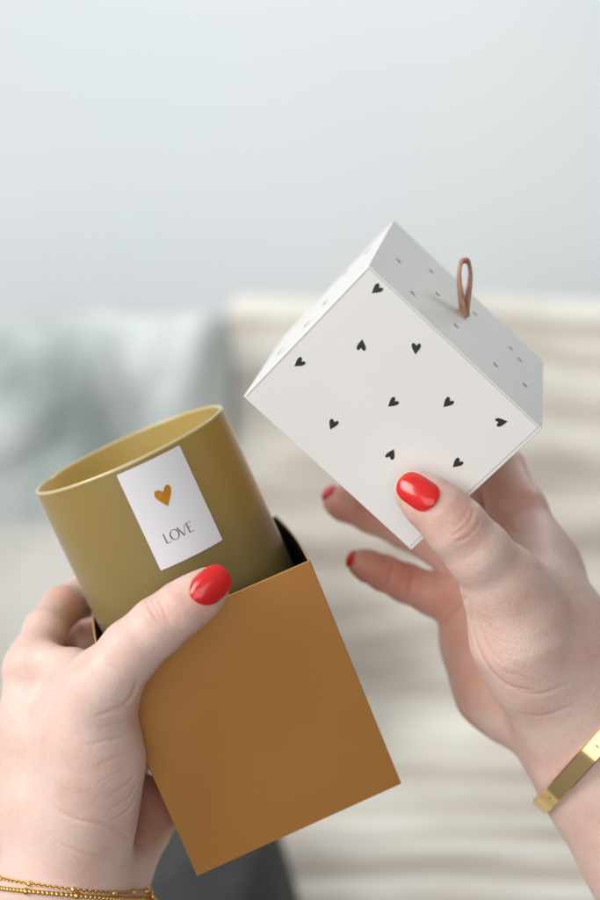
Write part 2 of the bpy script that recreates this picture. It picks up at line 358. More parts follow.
# ------------------------------------------------------------------ hands (implicit surface)
def cone(P, a, b, ra, rb, sq=None):
    """signed distance of points P (n,3) to a tapered capsule; sq = (normal, factor) flattens it"""
    a = np.asarray(a, float); b = np.asarray(b, float)
    if sq is not None:
        n_, s_ = unit(sq[0]), sq[1]
        P = P + ((P - a) @ n_ * (s_ - 1))[:, None] * n_; b = b + (b - a) @ n_ * (s_ - 1) * n_
    ba = b - a; l2 = max(ba @ ba, 1e-12)
    t = np.clip(((P - a) @ ba) / l2, 0, 1)
    d = np.linalg.norm(P - a - t[:, None] * ba, axis=1) - (ra + (rb - ra) * t)
    return d / (1 if sq is None else .5 + .5 * sq[1])
def smin(a, b, k):
    h = np.clip(.5 + .5 * (b - a) / k, 0, 1)
    return b + (a - b) * h - k * h * (1 - h)
class Hand:
    def __init__(s): s.palm = []; s.digits = []; s.creases = []; s.dents = []; s.flush = []
    def pt(s, q): return W(*q[:3]), q[3] * q[2] / F
    def chain(s, qs, sq=None):
        r = []
        for q0, q1 in zip(qs, qs[1:]):
            a, ra = s.pt(q0); b, rb = s.pt(q1); r.append((a, b, ra, rb, sq))
        return r
    def add_palm(s, qs, sq=None, k=.010): s.palm += [(*c, k) for c in s.chain(qs, sq)]
    def add_digit(s, qs, k=.008, kk=.003, sq=None): s.digits.append((s.chain(qs, sq), k, kk))
    def base(s, P):
        P = np.atleast_2d(P); d = None
        for a, b, ra, rb, sq, k in s.palm:
            c = cone(P, a, b, ra, rb, sq); d = c if d is None else smin(d, c, k)
        tot = d
        for segs, k, kk in s.digits:
            g_ = None
            for a, b, ra, rb, sq in segs:
                c = cone(P, a, b, ra, rb, sq); g_ = c if g_ is None else smin(g_, c, kk)
            tot = smin(tot, smin(d, g_, k), .0012)
        return tot
    def crease_depth(s, P, scale=1.0):
        r_ = np.zeros(len(P)); lo = P.min(0); hi = P.max(0)
        for A, B, w, dep in s.segs:
            m_ = w * 3.0 * scale
            if ((np.minimum(A, B) - m_ > hi) | (np.maximum(A, B) + m_ < lo)).any(): continue
            near = np.nonzero((((P - (A + B) / 2) ** 2).sum(1)) < (m_ + np.linalg.norm(A - B)) ** 2)[0]
            if not len(near): continue
            Q = P[near]; ba = B - A; t = np.clip(((Q - A) @ ba) / (ba @ ba), 0, 1)
            r = np.linalg.norm(Q - A - t[:, None] * ba, axis=1)
            r_[near] = np.maximum(r_[near], dep * np.exp(-(r / (w * scale)) ** 2))
        return r_
    def sdf(s, P):
        P = np.atleast_2d(P); d = s.base(P)
        if len(P) > 4000:
            for c0 in range(0, len(P), 4000): d[c0:c0 + 4000] += s.crease_depth(P[c0:c0 + 4000])
        else: d = d + s.crease_depth(P)
        for c, rad, dep in s.dents:      # soft local swelling (negative) or dent (positive)
            r2 = ((P - c) ** 2).sum(1); d = d + dep * np.exp(-r2 / rad ** 2)
        return d
    def march_many(s, O_, D_, tmax, fn=None):
        fn = fn or s.base; n = len(O_); t = np.zeros(n); st = np.zeros(n, int)      # 0 going, 1 hit, 2 missed
        for _ in range(160):
            g_ = np.nonzero(st == 0)[0]
            if not len(g_): break
            v = fn(O_[g_] + D_[g_] * t[g_][:, None]); h_ = v < 2e-5; st[g_[h_]] = 1
            t[g_[~h_]] += v[~h_] * .8; st[g_[(~h_) & (t[g_] > tmax)]] = 2
        return [None if k == 2 else O_[i] + D_[i] * t[i] for i, k in enumerate(st)]
    def march(s, o_, d_, tmax=2.0, fn=None): return s.march_many(np.array([o_]), np.array([d_]), tmax, fn)[0]
    def hits(s, q):
        D = np.array([unit(W(a, b, 1)) for a, b in q]); return s.march_many(D * .4, D, 1.0)
    def hit(s, px, py): return s.hits([(px, py)])[0]
    def finish_creases(s):
        s.segs = []
        for pts, w, dep in s.creases:
            w *= .85; dep *= 1.12
            # smooth the polyline and lay it on the skin
            q = np.array(pts, float); n_ = len(q); T = np.linspace(0, n_ - 1, max(2, (n_ - 1) * 4 + 1)); Q = []
            for t in T:
                i = min(int(t), n_ - 2); f = t - i
                p0, p1, p2, p3 = q[max(i - 1, 0)], q[i], q[i + 1], q[min(i + 2, n_ - 1)]
                Q.append(.5 * ((2 * p1) + (-p0 + p2) * f + (2 * p0 - 5 * p1 + 4 * p2 - p3) * f * f + (-p0 + 3 * p1 - 3 * p2 + p3) * f ** 3))
            H = s.hits(Q); m_ = len(H)
            for i in range(m_ - 1):
                if H[i] is None or H[i + 1] is None or np.linalg.norm(H[i] - H[i + 1]) > .02 or np.linalg.norm(H[i] - H[i + 1]) < 1e-6: continue
                e = math.sin(math.pi * (i + .5) / (m_ - 1)) ** .5
                s.segs.append((H[i], H[i + 1], w, dep * e))
    def polygonise(s, lo, hi, vox):
        lo = np.array(lo); hi = np.array(hi); B = 8
        n = (np.ceil((hi - lo) / vox / B).astype(int)) * B
        nb = n // B
        bc = np.stack(np.meshgrid(*[np.arange(k) for k in nb], indexing='ij'), -1).reshape(-1, 3)
        cen = lo + (bc * B + B / 2) * vox
        dc = s.base(cen)
        G = np.full(n + 1, 1., np.float32)
        # sign fill of inactive blocks
        act = np.abs(dc) < vox * B * 1.15
        for (i, j, k), v in zip(bc[~act] * B, dc[~act]):
            if v < 0: G[i:i + B, j:j + B, k:k + B] = -1
        off = np.stack(np.meshgrid(*[np.arange(B + 1)] * 3, indexing='ij'), -1).reshape(-1, 3)
        A = bc[act] * B
        for c0 in range(0, len(A), 60):
            idx = (A[c0:c0 + 60, None, :] + off[None]).reshape(-1, 3)
            v = s.sdf(lo + idx * vox); G[idx[:, 0], idx[:, 1], idx[:, 2]] = v
        # surface nets
        sg = G < 0; nx_, ny_, nz_ = G.shape
        c8 = [(a, b, c) for a in (0, 1) for b in (0, 1) for c in (0, 1)]
        sl = lambda arr, a, b, c: arr[a:nx_ - 1 + a, b:ny_ - 1 + b, c:nz_ - 1 + c]
        cnt = sum(sl(sg, *c).astype(np.int8) for c in c8); mask = (cnt > 0) & (cnt < 8)
        cells = np.argwhere(mask); vid = -np.ones(mask.shape, np.int64); vid[mask] = np.arange(len(cells))
        val = {c: G[cells[:, 0] + c[0], cells[:, 1] + c[1], cells[:, 2] + c[2]] for c in c8}
        acc = np.zeros((len(cells), 3)); ct = np.zeros(len(cells))
        for a in c8:
            for ax in range(3):
                if a[ax] == 0:
                    b = list(a); b[ax] = 1; b = tuple(b); va, vb = val[a], val[b]; x = (va < 0) != (vb < 0)
                    t = np.where(x, va / np.where(x, va - vb, 1), 0); p = np.tile(np.array(a, float), (len(cells), 1)); p[:, ax] += t
                    acc[x] += p[x]; ct[x] += 1
        V = lo + (cells + acc / ct[:, None]) * vox
        Fs = []
        for ax in range(3):
            u, w = [(1, 2), (2, 0), (0, 1)][ax]
            s0 = [slice(1, -1)] * 3; s0[ax] = slice(0, -1); s1 = list(s0); s1[ax] = slice(1, None)
            s0[ax] = slice(0, G.shape[ax] - 1)
            A0 = sg[tuple(s0)]; A1 = sg[tuple(s1)]
            e = np.argwhere(A0 != A1); o0 = np.array([1, 1, 1]); o0[ax] = 0; e = e + o0
            flip = sg[e[:, 0], e[:, 1], e[:, 2]]
            def cid(du, dw):
                q = e.copy(); q[:, u] += du; q[:, w] += dw; return vid[q[:, 0], q[:, 1], q[:, 2]]
            q = np.stack([cid(-1, -1), cid(0, -1), cid(0, 0), cid(-1, 0)], 1)
            q[~flip] = q[~flip][:, ::-1]; Fs.append(q)
        Fq = np.concatenate(Fs); Fq = Fq[(Fq >= 0).all(1)]
        # project on the true surface
        for _ in range(3):
            e_ = .0002; d0 = s.sdf(V); gr = np.stack([s.sdf(V + e_ * np.eye(3)[i]) - d0 for i in range(3)], 1) / e_
            g2 = (gr ** 2).sum(1); st = -(d0 / np.maximum(g2, .2))[:, None] * gr
            ln = np.linalg.norm(st, axis=1); st *= np.minimum(1, vox * .6 / np.maximum(ln, 1e-9))[:, None]; V = V + st
        return V, Fq
    def build(s, name, lo, hi, vox, root):
        import time; t0 = time.time(); V, Fq = s.polygonise(lo, hi, vox)
        me = bpy.data.meshes.new(name)
        me.vertices.add(len(V)); me.vertices.foreach_set('co', V.astype(np.float32).ravel())
        me.loops.add(len(Fq) * 4); me.loops.foreach_set('vertex_index', Fq.astype(np.int32).ravel())
        me.polygons.add(len(Fq)); me.polygons.foreach_set('loop_start', np.arange(0, len(Fq) * 4, 4, dtype=np.int32))
        me.polygons.foreach_set('loop_total', np.full(len(Fq), 4, np.int32)); me.update(calc_edges=True); me.validate()
        fl = np.full(len(V), .07)
        for c, rad, am in s.flush: fl += am * np.exp(-((V - c) ** 2).sum(1) / rad ** 2)
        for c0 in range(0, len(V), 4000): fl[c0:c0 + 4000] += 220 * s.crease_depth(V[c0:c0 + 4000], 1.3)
        at = me.attributes.new('flush', 'FLOAT', 'POINT'); at.data.foreach_set('value', np.clip(fl, 0, 1).astype(np.float32))
        me.materials.append(M['skin']); print(name, len(V), time.time() - t0)
        return link(name, me, root, True)
    def nail(s, cen, axis, nrm, ln, wd, root, squ=2.3, tip=1.0, lift=.0006, dome=.0006, label=None):
        """a painted nail laid on the skin: axis towards the free edge"""
        nrm = unit(nrm); ax = unit(np.array(axis) - nrm * (np.array(axis) @ nrm)); sd = np.cross(nrm, ax)
        nu, nv = 26, 22; top = []; 
        for i in range(nu + 1):
            u = -1 + 2 * i / nu
            uu = math.sin(u * math.pi / 2)
            hw = (1 - abs(uu) ** (squ if uu < 0 else squ + .5)) ** (1 / 2.1) * (1 - .05 * uu)
            row = []
            for j in range(nv + 1):
                v = math.sin((-1 + 2 * j / nv) * math.pi / 2)
                p = cen + ax * uu * ln / 2 + sd * v * hw * wd / 2
                row.append((p, uu, v, hw))
            top.append(row)
        heights = []
        for row in top:
            hs_ = s.march_many(np.array([r[0] for r in row]) + nrm * .02, np.tile(-nrm, (len(row), 1)), .030)
            heights.append([None if h_ is None else (h_ - cen) @ nrm for h_ in hs_])
        # fit a smooth quadratic surface so that the nail keeps a clean curve
        X = []; Y = []
        for r, hr in zip(top, heights):
            for (p, uu, v, hw), h_ in zip(r, hr):
                if h_ is not None and abs(uu) < .72 and abs(v * hw) < .8: a = uu; b = v * hw; X.append([1, a, b, a * a, b * b, a * b]); Y.append(h_)
        co = np.linalg.lstsq(np.array(X), np.array(Y), rcond=None)[0]
        co[1] = min(.0012, max(-.0012, co[1])); co[2] = min(.0015, max(-.0015, co[2])); co[3] = min(0, max(-.0012, co[3])); co[4] = min(-.0012, max(-.0036, co[4])); co[5] = 0
        co[0] = np.percentile(np.array(Y) - np.array(X)[:, 1:] @ co[1:], 90) + .0001
        V = []; nr = len(top)
        for layer in (1, 0):
            for r in top:
                for (p, uu, v, hw) in r:
                    a = uu; b = v * hw; h_ = np.array([1, a, b, a * a, b * b, a * b]) @ co
                    rim = max(0, 1 - (a * a * .98 + b * b * .98)) 
                    q = p + nrm * (h_ - (lift * 1.5 if not layer else 0) + (lift * .55 + dome * min(1, rim * 2.2) ** .6 if layer else 0))
                    V.append(q)
        st = nv + 1; K_ = nr * st; Fc = []
        for i in range(nr - 1):
            for j in range(nv):
                a = i * st + j; Fc.append((a, a + st, a + st + 1, a + 1)[::-1]); Fc.append((a + K_, a + 1 + K_, a + st + 1 + K_, a + st + K_)[::-1])
        rm = [j for j in range(st)] + [i * st + nv for i in range(1, nr)] + [(nr - 1) * st + j for j in range(nv - 1, -1, -1)] + [i * st for i in range(nr - 2, 0, -1)]
        for a, b in zip(rm, rm[1:] + rm[:1]): Fc.append((a, b, b + K_, a + K_)[::-1])
        o = mesh('fingernail', V, Fc, M['polish'], root, True)
        bm = bmesh.new(); bm.from_mesh(o.data); bmesh.ops.remove_doubles(bm, verts=bm.verts[:], dist=1e-6); bmesh.ops.recalc_face_normals(bm, faces=bm.faces[:]); bm.to_mesh(o.data); bm.free()
        if label: o['label'] = label
        return o

# ---- left hand
LHn = Hand()
PN = [1, .1, .3]
LHn.add_palm([(28, 672, .606, 24), (42, 730, .603, 38), (48, 800, .600, 45), (56, 880, .598, 52), (50, 960, .600, 56), (38, 1050, .604, 62)])
LHn.add_palm([(30, 690, .630, 24), (46, 760, .628, 34), (70, 860, .616, 46), (80, 950, .615, 50), (75, 1050, .617, 54)])
LHn.add_palm([(34, 712, .650, 22), (60, 775, .648, 32), (82, 845, .630, 44)])
LHn.add_palm([(44, 742, .668, 20), (78, 790, .662, 28), (104, 826, .640, 38)])
LHn.add_palm([(70, 750, .672, 24), (129, 764, .684, 21)])
LHn.add_palm([(90, 790, .668, 23), (116, 812, .652, 32), (130, 817, .638, 37), (108, 862, .618, 37), (94, 930, .612, 46)], k=.012)
LHn.add_palm([(78, 690, .585, 27), (84, 730, .580, 38), (93, 765, .578, 42), (86, 812, .584, 41), (82, 870, .592, 44)], k=.014)
LHn.add_palm([(38, 655, .603, 16), (74, 669, .588, 14), (96, 688, .572, 30)], k=.008)
# thumb
LHn.add_digit([(90, 730, .574, 40), (102, 688, .566, 35.5), (131, 650, .5625, 29.5), (158, 626, .563, 28), (182, 608, .5625, 26), (200, 595.5, .563, 23), (210.5, 586, .5645, 19)], .012, .004)
# index, middle, ring, little wrapped round the back of the box
LHn.add_digit([(33, 664, .605, 25), (45, 630, .618, 21), (62, 607, .640, 20), (82, 597, .671, 20.5), (112, 590, .700, 18.5), (150, 584, .708, 17), (180, 580, .704, 15)], .007)
LHn.add_digit([(33, 690, .632, 24), (48, 658, .650, 22), (69, 639, .680, 17.5), (92, 634, .706, 17.5), (130, 622, .712, 17), (165, 616, .708, 15)], .006)
LHn.add_digit([(40, 712, .652, 22), (52, 690, .672, 20), (76, 680, .700, 18.5), (104, 672, .716, 17), (140, 660, .724, 15)], .006)
LHn.add_digit([(50, 742, .668, 20), (66, 724, .688, 18), (92, 714, .712, 16), (122, 706, .726, 14), (150, 700, .730, 12.5)], .006)
for pts, w, d in [
    ([(147, 601), (151, 611), (157, 620)], .0008, .00032), ([(157, 597), (163, 609), (169, 623)], .0009, .00036), ([(143, 612), (148, 620), (153, 626)], .0007, .00022),
    ([(151, 598), (156, 608), (162, 618)], .0006, .0002),
    ([(137, 680), (133, 694), (124, 705), (107, 713)], .0015, .0006), ([(137, 708), (117, 710), (98, 716)], .0011, .0004),
    ([(136, 733), (113, 739), (90, 745)], .0009, .00028), ([(135.5, 720), (118, 724), (100, 728)], .0009, .0002), ([(135, 752), (118, 757), (100, 765)], .0008, .00025), ([(134, 764), (120, 770)], .0007, .0002),
    ([(135, 775), (126, 785), (110, 794)], .0008, .0004), ([(136, 786), (128, 799), (111, 809)], .0009, .00045), ([(136, 799), (126, 812), (111, 821)], .0009, .0005),
    ([(130, 780), (120, 791), (105, 800)], .0006, .0002), ([(134, 794), (124, 806), (113, 815)], .0006, .00022),
    ([(55, 808), (77, 820), (110, 827), (143, 846)], .0011, .00040), ([(57, 843), (87, 855), (137, 867)], .0010, .00026)]:
    LHn.creases.append((pts, w, d))
rw = random.Random(11)
for k in range(26):
    y_ = 700 + k * 5 + rw.uniform(-3, 3); x1 = 134 + rw.uniform(-3, 2); l_ = rw.uniform(14, 34); dr = .1 + .8 * (k / 26) + rw.uniform(-.15, .15)
    LHn.creases.append(([(x1, y_), (x1 - l_ * .5, y_ + l_ * .5 * dr + rw.uniform(0, 2)), (x1 - l_, y_ + l_ * dr)], .0006, rw.uniform(.00008, .00018)))
for k in range(10):
    x_ = 146 + k * 3.2; LHn.creases.append(([(x_ + rw.uniform(-2, 2), 600 + rw.uniform(-3, 6)), (x_ + 4, 610), (x_ + 8 + rw.uniform(-2, 2), 620 + rw.uniform(-4, 4))], .0005, .00008))
LHn.dents = [(W(190, 640, .575), .007, -.0), (W(90, 765, .56), .03, -.0)]
LHn.flush = [(W(210, 600, .556), .012, .22), (W(160, 612, .55), .009, .16), (W(150, 810, .62), .022, .42), (W(75, 610, .64), .018, .30), (W(68, 640, .67), .016, .25),
             (W(132, 695, .57), .012, .12), (W(205, 625, .56), .010, .15)]
def left_hand():
    LHn.finish_creases()
    root = empty('person', W(60, 880, .60), 'left hand with a red thumbnail gripping the gold box', 'hand')
    o = LHn.build('hand', [-.150, .535, -.290], [-.030, .755, -.030], .00065, root)
    LHn.nail(W(208.5, 583.5, .553), [.68, .0, .73], [-.15, -.94, .28], .0174, .0128, root, 2.7)
    # cuticle sheen is part of the skin; hidden fingers carry nails too
    return root

# ---- right hand
RHn = Hand()
RHn.add_palm([(518, 512, .650, 27), (540, 570, .640, 35), (565, 640, .628, 42), (592, 706, .622, 50), (625, 765, .622, 55), (700, 880, .625, 64)], k=.012)
RHn.add_palm([(498, 545, .662, 26), (520, 600, .652, 34), (545, 660, .640, 42), (562, 710, .630, 46), (600, 770, .628, 54), (665, 880, .630, 64)], k=.012)
RHn.add_palm([(480, 575, .668, 25), (494, 625, .660, 32), (520, 680, .648, 38), (570, 734, .634, 43), (600, 780, .632, 46), (660, 880, .634, 58)], k=.012)
RHn.add_palm([(465, 604, .668, 24), (478, 645, .664, 30), (496, 690, .654, 34), (512, 708, .648, 31)], k=.012)
RHn.add_palm([(512, 598, .592, 38), (522, 636, .596, 46), (538, 668, .604, 46), (566, 706, .614, 46), (594, 758, .620, 46), (648, 850, .622, 58)], k=.010)
RHn.add_palm([(524, 566, .620, 22), (546, 606, .614, 30), (568, 652, .612, 36), (592, 702, .616, 42)], k=.018)
RHn.add_palm([(528, 585, .612, 24), (522, 545, .634, 20)], k=.014)
RHn.add_digit([(516, 606, .592, 40), (500, 580, .584, 37), (479, 553, .576, 32), (456, 527, .572, 30), (440, 511, .571, 27), (425, 499, .5715, 24), (414, 490, .5725, 20)], .012, .004)
RHn.add_digit([(518, 512, .652, 27), (500, 470, .672, 25), (470, 430, .694, 21), (430, 405, .708, 19), (400, 385, .708, 17)], .007)
RHn.add_digit([(498, 545, .664, 26), (470, 505, .690, 23), (430, 470, .712, 20), (395, 450, .716, 18), (368, 436, .712, 16)], .006)
RHn.add_digit([(478, 578, .668, 25), (444, 548, .686, 22), (404, 528, .692, 19.5), (372, 515, .688, 18), (345, 504, .680, 17), (338, 501, .678, 15.5)], .006)
RHn.add_digit([(464, 606, .668, 24), (434, 594, .674, 21.5), (406, 583, .672, 19), (384, 573, .666, 17.5), (368, 566, .660, 15.5), (361, 563, .658, 13.5)], .006)
for pts, w, d in [
    ([(474, 511), (470, 521), (462, 530), (454, 535)], .0010, .00042), ([(480, 521), (474, 531), (466, 538), (456, 542)], .0010, .00042),
    ([(468, 510), (463, 520), (455, 527)], .0008, .00022), ([(474, 521), (468, 530), (459, 537)], .0007, .00022),
    ([(471, 603), (475, 640), (489, 668), (509, 686), (532, 691)], .0013, .0007), ([(476, 606), (482, 634), (494, 660)], .0010, .0002),
    ([(478, 612), (486, 624), (500, 632)], .0009, .0002), ([(484, 640), (494, 655), (506, 664)], .0009, .00018), ([(492, 660), (505, 672), (520, 676)], .0009, .0002),
    ([(512, 690), (540, 694), (568, 684)], .0012, .0003), ([(514, 712), (542, 716), (575, 704)], .0011, .0002),
    ([(394, 565), (391, 575), (387, 588)], .0015, .0009), ([(414, 574), (411, 586), (407, 598)], .0015, .0008),
    ([(444, 622), (452, 612), (466, 598)], .0014, .0007), ([(504, 512), (508, 524), (518, 534)], .0015, .0003)]:
    RHn.creases.append((pts, w, d))
for k in range(20):
    a_ = k / 20; x1 = 474 + 60 * a_ ** 1.4; y_ = 606 + 82 * a_ + rw.uniform(-3, 3); l_ = rw.uniform(12, 30)
    RHn.creases.append(([(x1, y_), (x1 + l_ * .5, y_ + l_ * .32), (x1 + l_, y_ + l_ * .45 + rw.uniform(-2, 4))], .0006, rw.uniform(.00007, .00016)))
for k in range(10):
    x_ = 470 + k * 1.5 - 6; y_ = 508 + k * 2.2; RHn.creases.append(([(x_ + 5, y_), (x_ - 2, y_ + 9), (x_ - 12, y_ + 18)], .0005, .00008))
RHn.flush = [(W(410, 505, .56), .012, .22), (W(466, 525, .56), .010, .2), (W(335, 500, .67), .018, .5), (W(375, 570, .66), .022, .5), (W(430, 590, .66), .022, .35), (W(475, 650, .64), .020, .25), (W(490, 690, .63), .018, .25),
             (W(495, 480, .64), .030, .45), (W(485, 590, .64), .02, .3), (W(560, 600, .60), .024, .1), (W(425, 540, .66), .02, .4)]
def right_hand():
    RHn.finish_creases()
    root = empty('person', W(600, 780, .62), 'right hand with a red thumbnail holding up the white lid', 'hand')
    RHn.build('hand', [.010, .535, -.235], [.190, .760, .040], .00065, root)
    RHn.nail(W(416.5, 489, .560), [-.78, -.02, .60], [-.20, -.94, .26], .0184, .0128, root, 3.4)
    RHn.nail(W(352, 559.5, .657), [-.85, 0, .35], [-.78, .15, .55], .0085, .0075, root)
    RHn.nail(W(329.5, 493, .677), [-.9, -.1, .35], [-.72, .22, .58], .0095, .0085, root)
    return root
lroot = left_hand(); rroot = right_hand()

# penetration report
for nm, H in (('L', LHn), ('R', RHn)):
    for gi, (segs, k, kk) in enumerate([(H.palm, 0, 0)] + H.digits):
        for c in segs:
            for P, r in ((c[0], c[2]), (c[1], c[3])):
                for bn, O, R_, dims in (('box', BO, BR, (BW, BW, BH)), ('lid', LO, LR, (LW_, LW_, LHh))):
                    q = R_.T @ (P - O); e = np.maximum(np.maximum(-q, q - np.array(dims)), 0)
                    dd = np.linalg.norm(e) if (e > 0).any() else -min(min(q), min(np.array(dims) - q))
                    if dd < r - .002: print('PEN', nm, gi, bn, 'px', round(300 + F * P[0] / P[1]), round(450 - F * P[2] / P[1]), round(P[1], 3), 'depth mm', round((r - dd) * 1000, 1))

# ------------------------------------------------------------------ jewellery
def ring_path(H, cen, axis, n, off, up0, wob=None):
    ax = unit(axis); u = unit(np.array(up0) - ax * (np.array(up0) @ ax)); v = np.cross(ax, u); P = []
    A = [2 * math.pi * i / n for i in range(n)]; D = np.array([u * math.cos(a) + v * math.sin(a) for a in A])
    Cc = np.array([cen + (ax * wob(a) if wob else 0) for a in A])
    H_ = H.march_many(Cc + D * .06, -D, .06)
    P = [(c + d * .02 if h is None else h) + d * off for c, d, h in zip(Cc, D, H_)]
    P = np.array(P)
    for _ in range(3): P = (np.roll(P, 1, 0) + 2 * P + np.roll(P, -1, 0)) / 4
    return P
def resample(P, step):
    Q = np.vstack([P, P[:1]]); s = np.r_[0, np.cumsum(np.linalg.norm(np.diff(Q, axis=0), axis=1))]
    n = max(3, int(s[-1] / step)); T = np.linspace(0, s[-1], n, endpoint=False)
    return np.stack([np.interp(T, s, Q[:, i]) for i in range(3)], 1)
bmi = bmesh.new(); bmesh.ops.create_icosphere(bmi, subdivisions=2, radius=1); bmi.verts.index_update()
ICO = (np.array([v.co[:] for v in bmi.verts]), [[v.index for v in f.verts] for f in bmi.faces]); bmi.free()
def bead(mb, p, r, tg=None, st=1):
    V = ICO[0] * r
    if tg is not None: V = V + (V @ tg)[:, None] * tg * (st - 1)
    mb.add(V + p, ICO[1])
def torus(mb, p, nrm, R, r, n=12, k=6, el=1, long=None):
    nrm = unit(nrm); u = unit(np.cross(nrm, [.3, .5, .8])) if long is None else unit(long - nrm * (long @ nrm)); v = np.cross(nrm, u); V = []
    for i in range(n):
        a = 2 * math.pi * i / n; c = u * math.cos(a) * el + v * math.sin(a)
        for j in range(k):
            b = 2 * math.pi * j / k; V.append(p + c * R + unit(c) * r * math.cos(b) + nrm * r * math.sin(b))
    mb.add(V, [(i * k + j, ((i + 1) % n) * k + j, ((i + 1) % n) * k + (j + 1) % k, i * k + (j + 1) % k) for i in range(n) for j in range(k)])
LAX = [.15, .30, .945]
# thin chain
cen = W(68, 882, .605)
P = ring_path(LHn, cen, LAX, 90, .0007, [1, 0, 0], lambda a: .0025 * math.sin(a + .4))
Q = resample(P, .00125); mb = MB(); mbs = MB()
for i, p in enumerate(Q):
    tg = unit(Q[(i + 1) % len(Q)] - Q[i - 1]); nr = unit(p - cen)
    nn = unit(nr + (.9 if i % 2 else -.9) * np.cross(tg, nr)); torus(mb, p, nn, .00062, .00024, 10, 5, 1.5, tg)
    if i % 15 == 4: bead(mbs, p, .00125, tg, 1.0)
b1 = empty('bracelet', cen, 'fine gold chain bracelet, upper one on the left wrist', 'bracelet', 'gold bracelets on the left wrist')
mb.build('chain', M['gold_chain'], b1, True); mbs.build('bead', M['gold'], b1, True)
# clasp
cp = LHn.hit(141, 889); cp = cp if cp is not None else W(141, 889, .6)
cp = P[np.argmax((P @ np.array([1, -.12, 0])))]
mb = MB()
for k in range(4): torus(mb, cp + np.array([.0010 * k - .0012, -.0012 - .0006 * k, .0016 - .0018 * k]), [1, .8 * (-1) ** k, .4], .0021, .00055, 14, 6)
bead(mb, cp + np.array([.0012, -.002, -.004]), .0013)
mb.build('clasp', M['gold_chain'], b1, True)
# beaded chain
cen2 = W(68, 893, .605)
P = ring_path(LHn, cen2, [.06, .325, .945], 90, .0010, [1, 0, 0], lambda a: .0016 * math.sin(a - .6))
Q = resample(P, .00195); mb = MB()
for i, p in enumerate(Q): bead(mb, p, .00102 if i % 11 else .0015)
b2 = empty('bracelet', cen2, 'beaded gold bracelet, lower one on the left wrist at the photo edge', 'bracelet', 'gold bracelets on the left wrist')
mb.build('beads', M['gold_chain'], b2, True)
# bangle
fa = unit([.75, -.26, -.66])
cen3 = W(604, 734, .626)
P = ring_path(RHn, cen3, fa, 120, .0012, [-1, 0, -.6])
for _ in range(30): P = (np.roll(P, 1, 0) + 2 * P + np.roll(P, -1, 0)) / 4
P = cen3 + (P - cen3) * 1.035
n_ = len(P); V = []; prof = [(-.0039, 0), (-.0039, .0012), (-.0035, .0016), (.0035, .0016), (.0039, .0012), (.0039, 0), (.0035, -.0003), (-.0035, -.0003)]
nrms = []
for i in range(n_):
    tg = unit(P[(i + 1) % n_] - P[i - 1]); nr = unit(np.cross(fa, tg)); nr = nr if nr @ (P[i] - cen3) > 0 else -nr; nrms.append((tg, nr))
    for a, b in prof: V.append(P[i] + fa * a + nr * b)
Fc = [(i * 8 + k, ((i + 1) % n_) * 8 + k, ((i + 1) % n_) * 8 + (k + 1) % 8, i * 8 + (k + 1) % 8) for i in range(n_) for k in range(8)]
b3 = empty('bangle', cen3, 'wide polished gold bangle with small studs on the right wrist', 'bangle')
bo = mesh('band', V, Fc, M['gold'], b3, True); e = bo.modifiers.new('es', 'EDGE_SPLIT'); e.split_angle = .5
for i in range(4, n_, 9):
    tg, nr = nrms[i]; c = P[i] + nr * .0016; s_ = .0012
    v4 = [c + fa * s_ * .95, c + tg * s_ * .8, c - fa * s_ * .95, c - tg * s_ * .8]; ap = c + nr * .00012
    mesh('stud', v4 + [ap], [(0, 1, 4), (1, 2, 4), (2, 3, 4), (3, 0, 4)], M['gold'], b3)

# ------------------------------------------------------------------ background: wall, sofa, cushions, throw
def grid(fn, nu, nv, name, mt, parent=None, thick=.01):
    V = [fn(i / nu, j / nv) for j in range(nv + 1) for i in range(nu + 1)]
    Fc = [(j * (nu + 1) + i, j * (nu + 1) + i + 1, (j + 1) * (nu + 1) + i + 1, (j + 1) * (nu + 1) + i) for j in range(nv) for i in range(nu)]
    o = mesh(name, V, Fc, mt, parent, True)
    me = o.data; uv = me.uv_layers.new(name='UVMap')
    for lp in me.loops:
        vi = lp.vertex_index; uv.data[lp.index].uv = ((vi % (nu + 1)) / nu, (vi // (nu + 1)) / nv)
    if thick: sm = o.modifiers.new('s', 'SOLIDIFY'); sm.thickness = thick; sm.offset = -1
    return o
m = M['wall'] = mat('painted_wall', (.60, .64, .675), .9)
noise_colour(m, (.66, .70, .715), (.70, .725, .745), 1.2, 2); bump(m, 60, .2, .002)
wl = grid(lambda u, v: (-3 + 6 * u, 2.6, -1.2 + 3.4 * v), 4, 4, 'wall', M['wall'], None, .1); tag(wl, kind='structure')
wl.modifiers['s'].offset = 1

